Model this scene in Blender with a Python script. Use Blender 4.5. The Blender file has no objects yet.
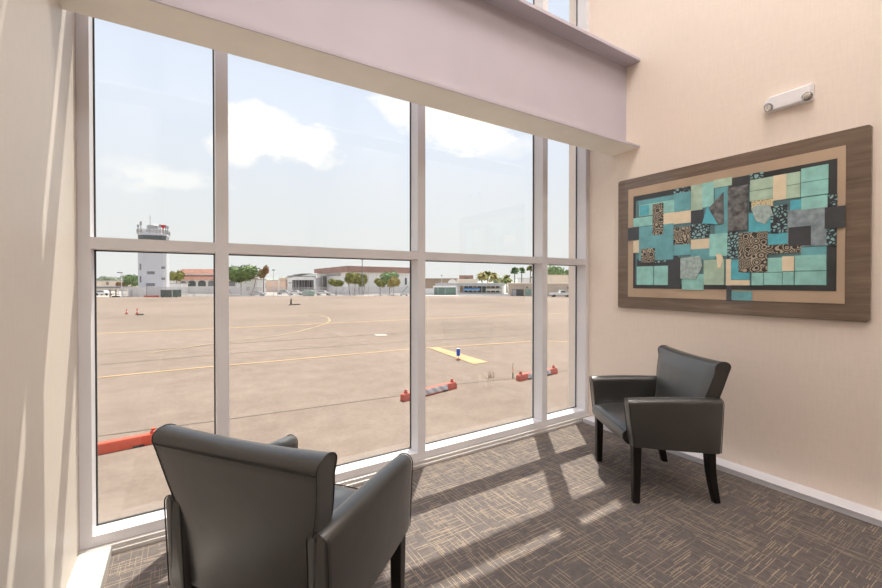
import bpy, math, random
from math import sin, cos, pi, radians, sqrt
from mathutils import Vector, Matrix
random.seed(7)
scn = bpy.context.scene
COL = scn.collection

# ---------------------------------------------------------------- mesh builder
class MB:
    def __init__(s): s.v=[]; s.f=[]; s.m=[]; s.mi=0
    def quad(s,*pts):
        n=len(s.v); s.v+= [tuple(p) for p in pts]; s.f.append(tuple(range(n,n+len(pts)))); s.m.append(s.mi); return s
    def box(s,x0,y0,z0,x1,y1,z1):
        if x0>x1: x0,x1=x1,x0
        if y0>y1: y0,y1=y1,y0
        if z0>z1: z0,z1=z1,z0
        n=len(s.v)
        s.v+=[(x0,y0,z0),(x1,y0,z0),(x1,y1,z0),(x0,y1,z0),(x0,y0,z1),(x1,y0,z1),(x1,y1,z1),(x0,y1,z1)]
        for q in ((0,3,2,1),(4,5,6,7),(0,1,5,4),(1,2,6,5),(2,3,7,6),(3,0,4,7)):
            s.f.append(tuple(n+i for i in q)); s.m.append(s.mi)
        return s
    def obox(s,c,ax,ay,hx,hy,z0,z1):     # box with horizontal axes ax, ay
        c=Vector((c[0],c[1],0)); n=len(s.v)
        P=[c-ax*hx-ay*hy,c+ax*hx-ay*hy,c+ax*hx+ay*hy,c-ax*hx+ay*hy]
        s.v+=[(p.x,p.y,z0) for p in P]+[(p.x,p.y,z1) for p in P]
        for q in ((0,3,2,1),(4,5,6,7),(0,1,5,4),(1,2,6,5),(2,3,7,6),(3,0,4,7)):
            s.f.append(tuple(n+i for i in q)); s.m.append(s.mi)
        return s
    def loft(s,rings,cap=True,closed=True):
        n=len(s.v); k=len(rings[0])
        for r in rings: s.v+=[tuple(p) for p in r]
        for i in range(len(rings)-1):
            for j in range(k if closed else k-1):
                a=n+i*k+j; b=n+i*k+(j+1)%k
                s.f.append((a,b,b+k,a+k)); s.m.append(s.mi)
        if cap:
            s.f.append(tuple(n+j for j in reversed(range(k)))); s.m.append(s.mi)
            s.f.append(tuple(n+(len(rings)-1)*k+j for j in range(k))); s.m.append(s.mi)
        return s
    def tube(s,pts,r,k=8,closed=False,cap=True):
        pts=[Vector(p) for p in pts]; N=len(pts); rings=[]
        rr=r if isinstance(r,(list,tuple)) else [r]*N
        up=None
        for i,p in enumerate(pts):
            if closed: t=(pts[(i+1)%N]-pts[i-1])
            else: t=pts[min(i+1,N-1)]-pts[max(i-1,0)]
            if t.length<1e-9: t=Vector((0,0,1))
            t.normalize()
            if up is None:
                up=Vector((0,0,1)) if abs(t.z)<.9 else Vector((1,0,0))
            a=up-t*up.dot(t)
            if a.length<1e-6: a=t.orthogonal()
            a.normalize(); up=a; b=t.cross(a)
            rings.append([p+(a*cos(2*pi*j/k)+b*sin(2*pi*j/k))*rr[i] for j in range(k)])
        if closed: rings.append(rings[0]); cap=False
        return s.loft(rings,cap)
    def lathe(s,prof,c=(0,0,0),k=16,rot=0):
        rings=[]
        for r,z in prof:
            rings.append([(c[0]+r*cos(rot+2*pi*j/k),c[1]+r*sin(rot+2*pi*j/k),c[2]+z) for j in range(k)])
        return s.loft(rings,True)
    def build(s,name,mats,parent=None,smooth=None,bevel=0,seg=2):
        me=bpy.data.meshes.new(name)
        me.from_pydata(s.v,[],s.f)
        if not isinstance(mats,(list,tuple)): mats=[mats]
        for m in mats: me.materials.append(m)
        for p,mi in zip(me.polygons,s.m): p.material_index=mi
        me.validate(); me.update()
        o=bpy.data.objects.new(name,me); COL.objects.link(o)
        if parent: o.parent=parent
        if smooth is not None:
            me.shade_smooth() if hasattr(me,'shade_smooth') else None
            import bmesh
            bm=bmesh.new(); bm.from_mesh(me); bmesh.ops.remove_doubles(bm,verts=bm.verts,dist=1e-5)
            bmesh.ops.recalc_face_normals(bm,faces=bm.faces)
            for f in bm.faces: f.smooth=True
            for e in bm.edges:
                if len(e.link_faces)==2 and e.calc_face_angle(0)>radians(smooth): e.smooth=False
            bm.to_mesh(me); bm.free()
        if bevel:
            md=o.modifiers.new('bevel','BEVEL'); md.width=bevel; md.segments=seg; md.limit_method='ANGLE'; md.angle_limit=radians(40)
            md.harden_normals=False
        return o

def tag(o,label=None,cat=None,group=None,kind=None):
    if label: o['label']=label
    if cat: o['category']=cat
    if group: o['group']=group
    if kind: o['kind']=kind
    return o
def empty(name,loc=(0,0,0),rz=0,label=None,cat=None,group=None,kind=None):
    o=bpy.data.objects.new(name,None); COL.objects.link(o); o.location=loc; o.rotation_euler=(0,0,rz)
    o.empty_display_size=.1
    return tag(o,label,cat,group,kind)
def copy_tree(o,parent=None):
    c=o.copy(); COL.objects.link(c); c.parent=parent
    for ch in list(o.children): copy_tree(ch,c)
    return c

# ---------------------------------------------------------------- materials
def new_mat(name):
    m=bpy.data.materials.new(name); m.use_nodes=True; nt=m.node_tree; nt.nodes.clear()
    out=nt.nodes.new('ShaderNodeOutputMaterial'); b=nt.nodes.new('ShaderNodeBsdfPrincipled')
    nt.links.new(b.outputs[0],out.inputs[0]); return m,nt,b,out
class NT:
    def __init__(s,nt): s.nt=nt
    def n(s,t,**k):
        x=s.nt.nodes.new(t)
        for a,b in k.items(): setattr(x,a,b)
        return x
    def l(s,a,b): s.nt.links.new(a,b)
    def math(s,op,a,b=None,c=None):
        x=s.n('ShaderNodeMath',operation=op)
        for i,q in enumerate((a,b,c)):
            if q is None: continue
            if isinstance(q,(int,float)): x.inputs[i].default_value=q
            else: s.l(q,x.inputs[i])
        return x.outputs[0]
    def mix(s,f,a,b,bt='MIX'):
        x=s.n('ShaderNodeMix',data_type='RGBA',blend_type=bt)
        for i,q in ((0,f),(6,a),(7,b)):
            if isinstance(q,(int,float)): x.inputs[i].default_value=q
            elif isinstance(q,tuple): x.inputs[i].default_value=q+(1,) if len(q)==3 else q
            else: s.l(q,x.inputs[i])
        return x.outputs[2]
    def ramp(s,f,stops):
        x=s.n('ShaderNodeValToRGB'); cr=x.color_ramp
        while len(cr.elements)<len(stops): cr.elements.new(.5)
        for e,(p,c) in zip(cr.elements,stops): e.position=p; e.color=c+(1,) if len(c)==3 else c
        s.l(f,x.inputs[0]); return x.outputs[0]
    def noise(s,vec,scale,detail=3,rough=.5,dist=0):
        x=s.n('ShaderNodeTexNoise'); x.inputs['Scale'].default_value=scale; x.inputs['Detail'].default_value=detail
        x.inputs['Roughness'].default_value=rough; x.inputs['Distortion'].default_value=dist
        if vec is not None: s.l(vec,x.inputs['Vector'])
        return x.outputs[0]
    def pos(s): return s.n('ShaderNodeNewGeometry').outputs['Position']
    def obj(s): return s.n('ShaderNodeTexCoord').outputs['Object']
    def mapping(s,v,scale=(1,1,1),rot=(0,0,0),loc=(0,0,0)):
        x=s.n('ShaderNodeMapping'); x.inputs['Scale'].default_value=scale; x.inputs['Rotation'].default_value=rot; x.inputs['Location'].default_value=loc
        s.l(v,x.inputs[0]); return x.outputs[0]
    def bump(s,h,strength,dist,b):
        x=s.n('ShaderNodeBump'); x.inputs['Strength'].default_value=strength; x.inputs['Distance'].default_value=dist
        s.l(h,x.inputs['Height']); s.l(x.outputs[0],b.inputs['Normal'])
def plain(name,col,rough=.5,metal=0,var=.06,scale=6,bump=0,bscale=60,spec=.5,coat=0):
    m,nt,b,_=new_mat(name); h=NT(nt); p=h.obj()
    nz=h.noise(p,scale,3)
    c0=tuple(max(0,c*(1-var)) for c in col); c1=tuple(min(1,c*(1+var)) for c in col)
    h.l(h.ramp(nz,[(.3,c0),(.7,c1)]),b.inputs['Base Color'])
    b.inputs['Roughness'].default_value=rough; b.inputs['Metallic'].default_value=metal
    b.inputs['Specular IOR Level'].default_value=spec; b.inputs['Coat Weight'].default_value=coat
    if bump: h.bump(h.noise(p,bscale,3),bump,.002,b)
    return m
def sr(r,g,b):   # sRGB 0..255 to linear
    f=lambda c:(c/255/12.92) if c/255<=.04045 else ((c/255+.055)/1.055)**2.4
    return (f(r),f(g),f(b))
M={}
def mk_wall(name,col,grain=.025):
    m,nt,b,_=new_mat(name); h=NT(nt); p=h.pos()
    n1=h.noise(h.mapping(p,(90,90,9)),1,3)      # fine vertical weave of the wall covering
    n2=h.noise(h.mapping(p,(9,9,90)),1,2)
    f=h.math('ADD',h.math('MULTIPLY',n1,.6),h.math('MULTIPLY',n2,.4))
    c0=tuple(c*(1-grain) for c in col); c1=tuple(min(1,c*(1+grain)) for c in col)
    h.l(h.ramp(f,[(.35,c0),(.65,c1)]),b.inputs['Base Color'])
    b.inputs['Roughness'].default_value=.62; b.inputs['Specular IOR Level'].default_value=.35
    h.bump(f,.12,.002,b); return m
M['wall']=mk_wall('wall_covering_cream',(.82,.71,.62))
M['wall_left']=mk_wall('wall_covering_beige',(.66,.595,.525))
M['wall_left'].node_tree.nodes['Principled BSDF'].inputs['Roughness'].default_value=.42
M['ceiling']=plain('ceiling_paint',(.8,.77,.72),.8,var=.02)
M['beam']=plain('lavender_beam_paint',(.50,.455,.51),.55,var=.03,scale=3)
M['soffit']=plain('cream_beam_paint',(.88,.84,.76),.6,var=.02)  # beam underside: cream light falling on it is put into the colour
M['frame']=plain('window_frame_aluminium',(.74,.725,.745),.42,metal=.0,var=.03,scale=4)
M['gasket']=plain('rubber_gasket',(.05,.055,.055),.6)
M['trim']=plain('white_trim_paint',(.72,.71,.75),.45,var=.03)
M['sill_trim']=plain('brushed_metal_trim',(.60,.57,.56),.4,metal=.3,var=.05)
M['leather']=None
def mk_leather():
    m,nt,b,_=new_mat('black_leather'); h=NT(nt); p=h.obj()
    n=h.noise(p,5,3); h.l(h.ramp(n,[(.3,(.015,.015,.014)),(.7,(.023,.0228,.021))]),b.inputs['Base Color'])
    v=h.n('ShaderNodeTexVoronoi'); v.inputs['Scale'].default_value=750; h.l(p,v.inputs['Vector'])
    w=h.noise(h.mapping(p,(6,6,6)),1.3,2)
    hh=h.math('ADD',h.math('MULTIPLY',v.outputs[0],.15),h.math('MULTIPLY',w,3.0))
    h.bump(hh,.35,.003,b)
    b.inputs['Roughness'].default_value=.40; b.inputs['Specular IOR Level'].default_value=1.0; b.inputs['Coat Weight'].default_value=.6; b.inputs['Coat Roughness'].default_value=.27
    b.inputs['Sheen Weight'].default_value=.15; b.inputs['Sheen Roughness'].default_value=.4
    return m
M['leather']=mk_leather()
M['piping']=plain('black_piping',(.012,.012,.012),.35,spec=.6)
M['legwood']=plain('espresso_wood',(.007,.006,.005),.3,spec=.35,var=.3,scale=20)
M['white_plastic']=plain('white_plastic',(.80,.78,.80),.4,var=.01)
M['chrome']=plain('reflector_chrome',(.75,.74,.72),.15,metal=1,var=.02)
M['lens']=plain('lamp_lens',(.85,.85,.85),.1,var=.02,spec=.8)
M['grey_rim']=plain('grey_lamp_rim',(.30,.29,.30),.35,var=.05)
def mk_carpet():
    m,nt,b,_=new_mat('carpet_tiles'); h=NT(nt); p=h.pos()
    sx=h.n('ShaderNodeSeparateXYZ'); h.l(p,sx.inputs[0]); X,Y=sx.outputs[0],sx.outputs[1]
    def lines(a,c,seed,pitch,length,thr,wid):
        # a: across the lines, c: along them; short dashes of random place and length
        wob=h.math('MULTIPLY',h.math('SUBTRACT',h.noise(h.mapping(p,(9,9,9),loc=(seed,0,0)),1,1),.5),.006)
        a2=h.math('ADD',a,wob)
        ia=h.math('FLOOR',h.math('DIVIDE',a2,pitch))
        wn=h.n('ShaderNodeTexWhiteNoise',noise_dimensions='2D'); cv=h.n('ShaderNodeCombineXYZ')
        h.l(ia,cv.inputs[0]); cv.inputs[1].default_value=seed; h.l(cv.outputs[0],wn.inputs[0])
        off=wn.outputs[0]
        ic=h.math('FLOOR',h.math('ADD',h.math('DIVIDE',c,length),h.math('MULTIPLY',off,7.3)))
        w2=h.n('ShaderNodeTexWhiteNoise',noise_dimensions='3D'); cv2=h.n('ShaderNodeCombineXYZ')
        h.l(ia,cv2.inputs[0]); h.l(ic,cv2.inputs[1]); cv2.inputs[2].default_value=seed*1.7; h.l(cv2.outputs[0],w2.inputs[0])
        on=h.math('GREATER_THAN',w2.outputs[0],thr)
        fr=h.math('FRACT',h.math('DIVIDE',a2,pitch))
        prof=h.math('SUBTRACT',1,h.math('DIVIDE',h.math('ABSOLUTE',h.math('SUBTRACT',fr,.5)),wid))
        prof=h.math('MAXIMUM',prof,0)
        return h.math('MULTIPLY',on,h.math('MINIMUM',h.math('MULTIPLY',prof,2),1))
    la=h.math('MAXIMUM',lines(X,Y,3,.0095,.085,.85,.24),lines(X,Y,8,.024,.16,.66,.075))
    lb=h.math('MAXIMUM',lines(Y,X,5,.0095,.085,.85,.24),lines(Y,X,11,.024,.16,.66,.075))
    # quarter-turned tiles of half a metre: one direction stronger on each
    T=.457
    ch=h.math('MODULO',h.math('ADD',h.math('ADD',h.math('FLOOR',h.math('DIVIDE',X,T)),h.math('FLOOR',h.math('DIVIDE',Y,T))),100),2)
    wa=h.math('ADD',.5,h.math('MULTIPLY',ch,.5)); wb=h.math('SUBTRACT',1,h.math('MULTIPLY',ch,.5))
    L=h.math('MAXIMUM',h.math('MULTIPLY',la,wa),h.math('MULTIPLY',lb,wb))
    L=h.math('MULTIPLY',L,h.math('ADD',.45,h.noise(h.mapping(p,(60,60,60)),1,2)))
    fz=h.noise(p,420,2); bl=h.noise(p,28,3)
    f=h.math('ADD',h.math('MULTIPLY',fz,.7),h.math('MULTIPLY',bl,.3))
    base=h.ramp(f,[(.3,(.078,.067,.065)),(.7,(.200,.172,.162))])
    col=h.mix(h.math('MINIMUM',h.math('MULTIPLY',L,.74),1),base,(.46,.36,.25))
    h.l(col,b.inputs['Base Color']); b.inputs['Roughness'].default_value=.95; b.inputs['Specular IOR Level'].default_value=.15
    h.bump(fz,.5,.003,b); return m
M['carpet']=mk_carpet()
def mk_glass():
    m=bpy.data.materials.new('tinted_glass'); m.use_nodes=True; nt=m.node_tree; nt.nodes.clear(); h=NT(nt)
    out=h.n('ShaderNodeOutputMaterial'); t=h.n('ShaderNodeBsdfTransparent'); t.inputs[0].default_value=(.955,.965,.965,1)
    g=h.n('ShaderNodeBsdfGlossy'); g.inputs[0].default_value=(1,1,1,1); g.inputs['Roughness'].default_value=.0
    ge=h.n('ShaderNodeNewGeometry'); dp=h.n('ShaderNodeVectorMath',operation='DOT_PRODUCT'); h.l(ge.outputs['Incoming'],dp.inputs[0]); h.l(ge.outputs['Normal'],dp.inputs[1])
    c=h.math('SUBTRACT',1,h.math('ABSOLUTE',dp.outputs['Value'])); fr=h.math('ADD',.035,h.math('MULTIPLY',h.math('POWER',c,5),.9))
    mx=h.n('ShaderNodeMixShader'); h.l(fr,mx.inputs[0]); h.l(t.outputs[0],mx.inputs[1]); h.l(g.outputs[0],mx.inputs[2])
    h.l(mx.outputs[0],out.inputs[0]); return m
M['glass']=mk_glass()
def emis(name,col,st):
    m,nt,b,_=new_mat(name); b.inputs['Base Color'].default_value=(.9,.9,.9,1)
    b.inputs['Emission Color'].default_value=col+(1,); b.inputs['Emission Strength'].default_value=st; return m

# ---------------------------------------------------------------- camera
H=1.4
yaw=radians(57.592); pit=radians(-.520); FPX=407.4
cam=bpy.data.cameras.new('camera'); co=bpy.data.objects.new('camera',cam); COL.objects.link(co); scn.camera=co
co.location=(0,0,H)
co.rotation_euler=(pi/2+pit,0,yaw-pi/2)
cam.sensor_fit='HORIZONTAL'; cam.sensor_width=36; cam.lens=36*FPX/882
cam.shift_y=-(294-285.32)/882; cam.clip_start=.05; cam.clip_end=8000
FX=Vector((cos(yaw),sin(yaw),0)); RX=Vector((sin(yaw),-cos(yaw),0))
HOR=281.6
GZ=-2.7
def at(u,d):                       # survey point: bearing u of the photograph, d metres out
    p=(FX+RX*((u-441)/FPX))*d
    return Vector((p.x,p.y,GZ))
def gd(v): return FPX*(H-GZ)/(v-HOR)     # distance of apron ground seen at row v
def hz(v,d): return H+(HOR-v)*d/FPX      # height seen at row v, d metres out
def gp(u,v,z=GZ): p=at(u,gd(v)); p.z=z; return p

# ---------------------------------------------------------------- room shell
XL,XR,YW,YB,ZC=-.443,3.49,2.695,-8.0,5.75
tag(MB().box(XL-.15,YB,-.35,XR+.15,2.95,0).build('floor',M['carpet']),kind='structure')
tag(MB().box(XL-.15,YB-.15,ZC,XR+.15,2.95,ZC+.2).build('ceiling',M['ceiling']),kind='structure')
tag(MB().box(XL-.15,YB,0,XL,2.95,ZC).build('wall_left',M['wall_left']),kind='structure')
tag(MB().box(XR,YB,0,XR+.15,2.95,ZC).build('wall_right',M['wall']),kind='structure')
tag(MB().box(XL-.15,YB-.15,0,XR+.15,YB,ZC).build('wall_back',M['wall']),kind='structure')
M['stucco']=plain('facade_stucco',(.6,.55,.48),.9)
tag(MB().box(XL-3,2.86,GZ,XR+3,2.95,-.35).build('wall_front',M['stucco']),kind='structure')
# low ledges that run along both side walls
b=MB(); b.box(XR-.135,YB,0,XR,YW-.04,.034); b.box(XR-.14,YB,.034,XR,YW-.04,.042)
tag(b.build('baseboard_right',M['trim'],bevel=.003),kind='structure')
b=MB(); b.box(XL,YB,0,XL+.13,YW-.04,.05)
tag(b.build('baseboard_left',plain('cream_ledge_paint',(.50,.48,.45),.5,var=.03),bevel=.003),kind='structure')
# rail on the floor under the glazing
b=MB(); b.box(XL+.13,2.655,0,XR-.135,2.695,.022); b.box(XL,2.668,.022,XR,2.695,.045)
tag(b.build('trim_1',M['sill_trim'],bevel=.002),kind='structure')

# steel beam crossing the room in front of the glass
b=MB(); b.mi=1; b.box(XL,2.157,2.607,XR,2.433,2.625)
b.mi=0; b.box(XL,2.15,2.6075,XR,2.156,2.627)
b.box(XL,2.286,2.625,XR,2.300,3.385); b.box(XL,2.15,3.385,XR,2.433,3.41)
beam=tag(b.build('trim_2',[M['beam'],M['soffit']],bevel=0),kind='structure')

# ---------------------------------------------------------------- curtain wall
YG=2.815; YO=2.83
win=empty('window_1',(0,0,0),kind='structure')
mx=[(XL,XL+.05),(.166,.231),(1.505,1.570),(2.830,2.896),(3.443,XR)]
rails=[(.045,.098),(1.568,1.627),(3.118,3.19),(4.62,4.69),(5.66,ZC)]
for i,(a,c) in enumerate(mx):
    b=MB().box(a,YW,0.0 if 0 else .045,c,YO,ZC); b.build('mullion' if 0<i<4 else 'jamb',M['frame'],win,bevel=.0015)
names=['sill','transom','transom','transom','head_rail']
for j,(z0,z1) in enumerate(rails):
    for i in range(4):
        MB().box(mx[i][1],YW+.001,z0,mx[i+1][0],YO-.001,z1).build(names[j],M['frame'],win)
for j in range(4):
    for i in range(4):
        x0,x1=mx[i][1],mx[i+1][0]; z0,z1=rails[j][1],rails[j+1][0]
        g=.007
        b=MB(); b.box(x0,YG-.010,z0,x0+g,YG,z1); b.box(x1-g,YG-.010,z0,x1,YG,z1); b.box(x0,YG-.010,z0,x1,YG,z0+g); b.box(x0,YG-.010,z1-g,x1,YG,z1)
        b.build('gasket',M['gasket'],win)
        MB().box(x0+.001,YG-.006,z0+.001,x1-.001,YG,z1-.001).build('glass_pane',M['glass'],win)

# ---------------------------------------------------------------- unseen ceiling lights, added to fill the double height room
for k,(x,y) in enumerate([(.55,.7),(2.45,.7),(.55,-2.4),(2.45,-2.4)]):
    t=empty('ceiling_light',(x,y,ZC),label=['square recessed ceiling light on the left wall side, nearer the glass','square recessed ceiling light on the artwork wall side, nearer the glass','square recessed ceiling light on the left wall side, deeper in the room','square recessed ceiling light on the artwork wall side, deeper in the room'][k],cat='ceiling light',group='recessed ceiling lights')
    b=MB(); 
    for q in ((-.63,-.63,.63,-.6),(-.63,.6,.63,.63),(-.63,-.6,-.6,.6),(.6,-.6,.63,.6)): b.box(q[0],q[1],-.03,q[2],q[3],0)
    b.build('light_frame',M['white_plastic'],t)
    MB().box(-.6,-.6,-.02,.6,.6,-.005).build('diffuser',emis('lit_diffuser_%d'%k,(1,.95,.91),13.0),t)

# ---------------------------------------------------------------- chairs
def rrect(x0,x1,z0,z1,r,n=5,rb=.006):
    """closed outline in (x,z), round top corners r, small bottom ones"""
    P=[]
    for cx,cz,a0,rr in ((x1-r,z1-r,0,r),(x0+r,z1-r,90,r),(x0+rb,z0+rb,180,rb),(x1-rb,z0+rb,270,rb)):
        for i in range(n+1):
            a=radians(a0+90*i/n); P.append((cx+rr*cos(a),cz+rr*sin(a)))
    return P
def make_chair(label):
    t=empty('guest_armchair',label=label,cat='armchair')
    # arms: closed upholstered panels
    for s in (-1,1):
        a=MB(); rings=[]
        y0,y1=-.294,.282
        ys=[y0,y0+.004,y0+.02,-.18,-.08,.02,.12,.2,y1-.02,y1-.004,y1]
        for i,y in enumerate(ys):
            q=(y-y0)/(y1-y0); ins=[.010,.003,0][min(i,2)] if i<3 else ([.010,.003,0][min(len(ys)-1-i,2)] if i>len(ys)-4 else 0)
            puff=.006*sin(pi*q)
            zt=.662+.006*sin(pi*q)-ins; zb=.319+.046*q+ins
            pr=rrect(.262+ins,.340+puff-ins,zb,zt,.035)
            rings.append([(s*x,y+(z-.52)*(.11*q-.05*(1-q)),z) for x,z in pr])
        a.loft(rings); a.build('arm',M['leather'],t,smooth=50)
        arm=[c for c in t.children if c.name.startswith('arm')][-1]
        for y,e in ((y0+.004,-.003),(y1-.004,.003)):
            q=(y-y0)/(y1-y0)
            pr=rrect(.264,.340,.321+.046*q,.661,.035)
            pr=[p for p in pr if p[1]>.40]
            # order: start right-top corner; begin at bottom right instead
            pts=[(.340,y+e,.327+.046*q)]+[(x,y+e,z) for x,z in pr]+[(.264,y+e,.327+.046*q)]
            pts=[(s*x,yy+(z-.52)*(.11*q-.05*(1-q)),z) for x,yy,z in pts]
            MB().tube(pts,.0024,6).build('piping',M['piping'],arm,smooth=60)
    # seat
    prof=[]   # (y,z) loop: rear bottom -> front bottom -> front -> top
    prof=[(-.20,.355),(-.05,.350),(.12,.348),(.24,.350),(.275,.356),(.298,.372),(.310,.398),(.310,.425),(.300,.448),(.280,.462),(.24,.470),(.12,.476),(0,.476),(-.10,.470),(-.20,.462)]
    rings=[]
    for i in range(13):
        q=-1+2*i/12; e=max(0,abs(q)-.86)/.14
        x=q*.264
        rings.append([(x,y-(.010*q*q if y>.2 else 0),z+(.010*(1-q*q) if z>.44 else 0)-(.012*e*e if z>.44 else 0)) for y,z in prof])
    seat=MB().loft(rings).build('seat',M['leather'],t,smooth=50)
    MB().tube([(-.25,.300,.452),(-.12,.308,.457),(0,.310,.459),(.12,.308,.457),(.25,.300,.452)],.003,6).build('seam',M['piping'],seat,smooth=60)
    # backrest
    def yr(z): q=(z-.33)/.55; return -.262-.045*q-.040*q*q
    def th(z): q=max(0,(z-.33)/.55); return .118-.022*q
    zt=.895; R=.036
    loop=[]
    for z in (.335,.40,.48,.56,.64,.72,.78,.82): loop.append((yr(z),z,'r'))
    cz=zt-R
    yc=(yr(cz)+ (yr(cz)+th(cz)))/2; hw=th(cz)/2
    for i in range(9):
        a=radians(180-22.5*i); loop.append((yc+hw*cos(a),cz+R*sin(a),'t'))
    for z in (.82,.78,.72,.64,.56,.50,.45): loop.append((yr(z)+th(z),z,'f'))
    loop.append((yr(.40)+.08,.36,'f'))
    def hwid(z):
        if z<.60: return .262
        q=min(1,(z-.60)/.28)
        return .262+.076*q**.62
    rings=[]
    for i in range(17):
        s=-1+2*i/16
        r=[]
        for y,z,k in loop:
            w=hwid(z)
            e=max(0,abs(s)-.93)/.07
            dy=0
            if k=='f': dy=.020*(1-s*s)-.012*e
            if k=='r': dy=-.010*(1-s*s)*sin(pi*min(1,max(0,(z-.33)/.5)))+.002*e
            dz=-.010*(1-s*s) if k=='t' else 0
            if k=='t': dz+=.004
            r.append((s*w,y+dy,z+dz))
        rings.append(r)
    back=MB().loft(rings).build('backrest',M['leather'],t,smooth=55)
    for s in (-1,1):
        pts=[(s*(hwid(z)+.001),y+(-.012 if k=='f' else .002 if k=='r' else 0),z+(.004 if k=='t' else 0)) for y,z,k in loop if z>.60]
        MB().tube(pts,.0024,6).build('piping',M['piping'],back,smooth=60)
    z=.850
    MB().tube([(s*hwid(z)*.995,yr(z)-.003-.010*(1-s*s)*sin(pi*.9),z+.002) for s in [-1+i/6 for i in range(13)]],.0030,6).build('seam',M['piping'],back,smooth=60)
    # legs
    for s in (-1,1):
        MB().loft([[(s*(.300)+a*w,.232+c*w,z) for a,c in ((-1,-1),(1,-1),(1,1),(-1,1))] for z,w in ((0,.020),(.2,.0235),(.372,.026))]).build('leg',M['legwood'],t,bevel=.004)
        MB().loft([[(s*(.300)+a*w,yy+.010+c*w,z) for a,c in ((-1,-1),(1,-1),(1,1),(-1,1))] for z,w,yy in ((0,.020,-.288),(.06,.021,-.276),(.13,.023,-.262),(.2,.024,-.252),(.28,.026,-.246),(.35,.027,-.244))]).build('leg',M['legwood'],t,bevel=.004)
    return t
c1=make_chair('black leather armchair seen from behind in the foreground, facing the windows')
c1.location=(.386,1.620,0); c1.rotation_euler=(0,0,radians(36.9-90))
c2=copy_tree(c1); c2['label']='black leather armchair by the right wall below the framed artwork'
c2.location=(2.779,1.640,0); c2.rotation_euler=(0,0,radians(147.6-90))

# ---------------------------------------------------------------- artwork on the right wall
M['art_wood']=None
def mk_wood():
    m,nt,b,_=new_mat('lacquered_walnut'); h=NT(nt); p=h.pos()
    n=h.noise(h.mapping(p,(3,1.6,22)),1.6,5,.6,.6); n2=h.noise(p,1.7,2)
    f=h.math('ADD',h.math('MULTIPLY',n,.7),h.math('MULTIPLY',n2,.3))
    h.l(h.ramp(f,[(.3,(.095,.060,.038)),(.55,(.17,.115,.078)),(.75,(.27,.20,.145))]),b.inputs['Base Color'])
    b.inputs['Roughness'].default_value=.35; b.inputs['Coat Weight'].default_value=.8; b.inputs['Coat Roughness'].default_value=.06
    return m
M['art_wood']=mk_wood()
def tilemat(name,col,var=.16,scale=14):
    return plain(name,col,.35,var=var,scale=scale,coat=.3,bump=.15,bscale=40)
def mk_swirl():
    m,nt,b,_=new_mat('swirl_relief'); h=NT(nt); p=h.pos()
    v=h.n('ShaderNodeTexVoronoi'); v.inputs['Scale'].default_value=21; v.inputs['Randomness'].default_value=.7; h.l(h.mapping(p,(0,1,1)),v.inputs['Vector'])
    s=h.math('SINE',h.math('MULTIPLY',v.outputs['Distance'],30))
    f=h.math('ADD',h.math('MULTIPLY',s,.5),.5)
    h.l(h.ramp(f,[(.5,(.045,.04,.035)),(.66,(.42,.36,.27))]),b.inputs['Base Color']); b.inputs['Roughness'].default_value=.4
    h.bump(f,.5,.004,b); return m
def mk_mosaic():
    m,nt,b,_=new_mat('pebble_mosaic'); h=NT(nt); p=h.pos()
    v=h.n('ShaderNodeTexVoronoi',feature='DISTANCE_TO_EDGE'); v.inputs['Scale'].default_value=42; h.l(h.mapping(p,(0,1,1)),v.inputs['Vector'])
    h.l(h.ramp(v.outputs['Distance'],[(.10,(.03,.035,.045)),(.2,(.26,.46,.46))]),b.inputs['Base Color']); b.inputs['Roughness'].default_value=.35; return m
def mk_gold():
    m,nt,b,_=new_mat('gold_swirl'); h=NT(nt); p=h.pos()
    v=h.n('ShaderNodeTexVoronoi'); v.inputs['Scale'].default_value=20; h.l(h.mapping(p,(0,1,1)),v.inputs['Vector'])
    f=h.math('ADD',h.math('MULTIPLY',h.math('SINE',h.math('MULTIPLY',v.outputs['Distance'],30)),.5),.5)
    h.l(h.ramp(f,[(.45,(.5,.36,.14)),(.6,(.72,.68,.5))]),b.inputs['Base Color']); b.inputs['Roughness'].default_value=.4; return m
KEYS='datbcgsmypovk'
TM={'d':tilemat('slate_tile',(.045,.05,.058)),'a':tilemat('aqua_tile',(.29,.60,.55)),'t':tilemat('teal_tile',(.14,.39,.43)),
 'b':tilemat('blue_tile',(.10,.45,.54)),'c':tilemat('cream_tile',(.78,.66,.47),.06),'g':tilemat('sage_tile',(.42,.57,.44)),
 's':mk_swirl(),'m':mk_mosaic(),'y':tilemat('smoke_tile',(.13,.13,.13),.7,26),'p':tilemat('pale_crackle_tile',(.36,.46,.44),.25,40),'o':mk_gold(),'k':tilemat('deep_teal_ground',(.10,.20,.215)),'v':tilemat('mauve_grey_tile',(.24,.30,.33),.3,22)}
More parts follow.
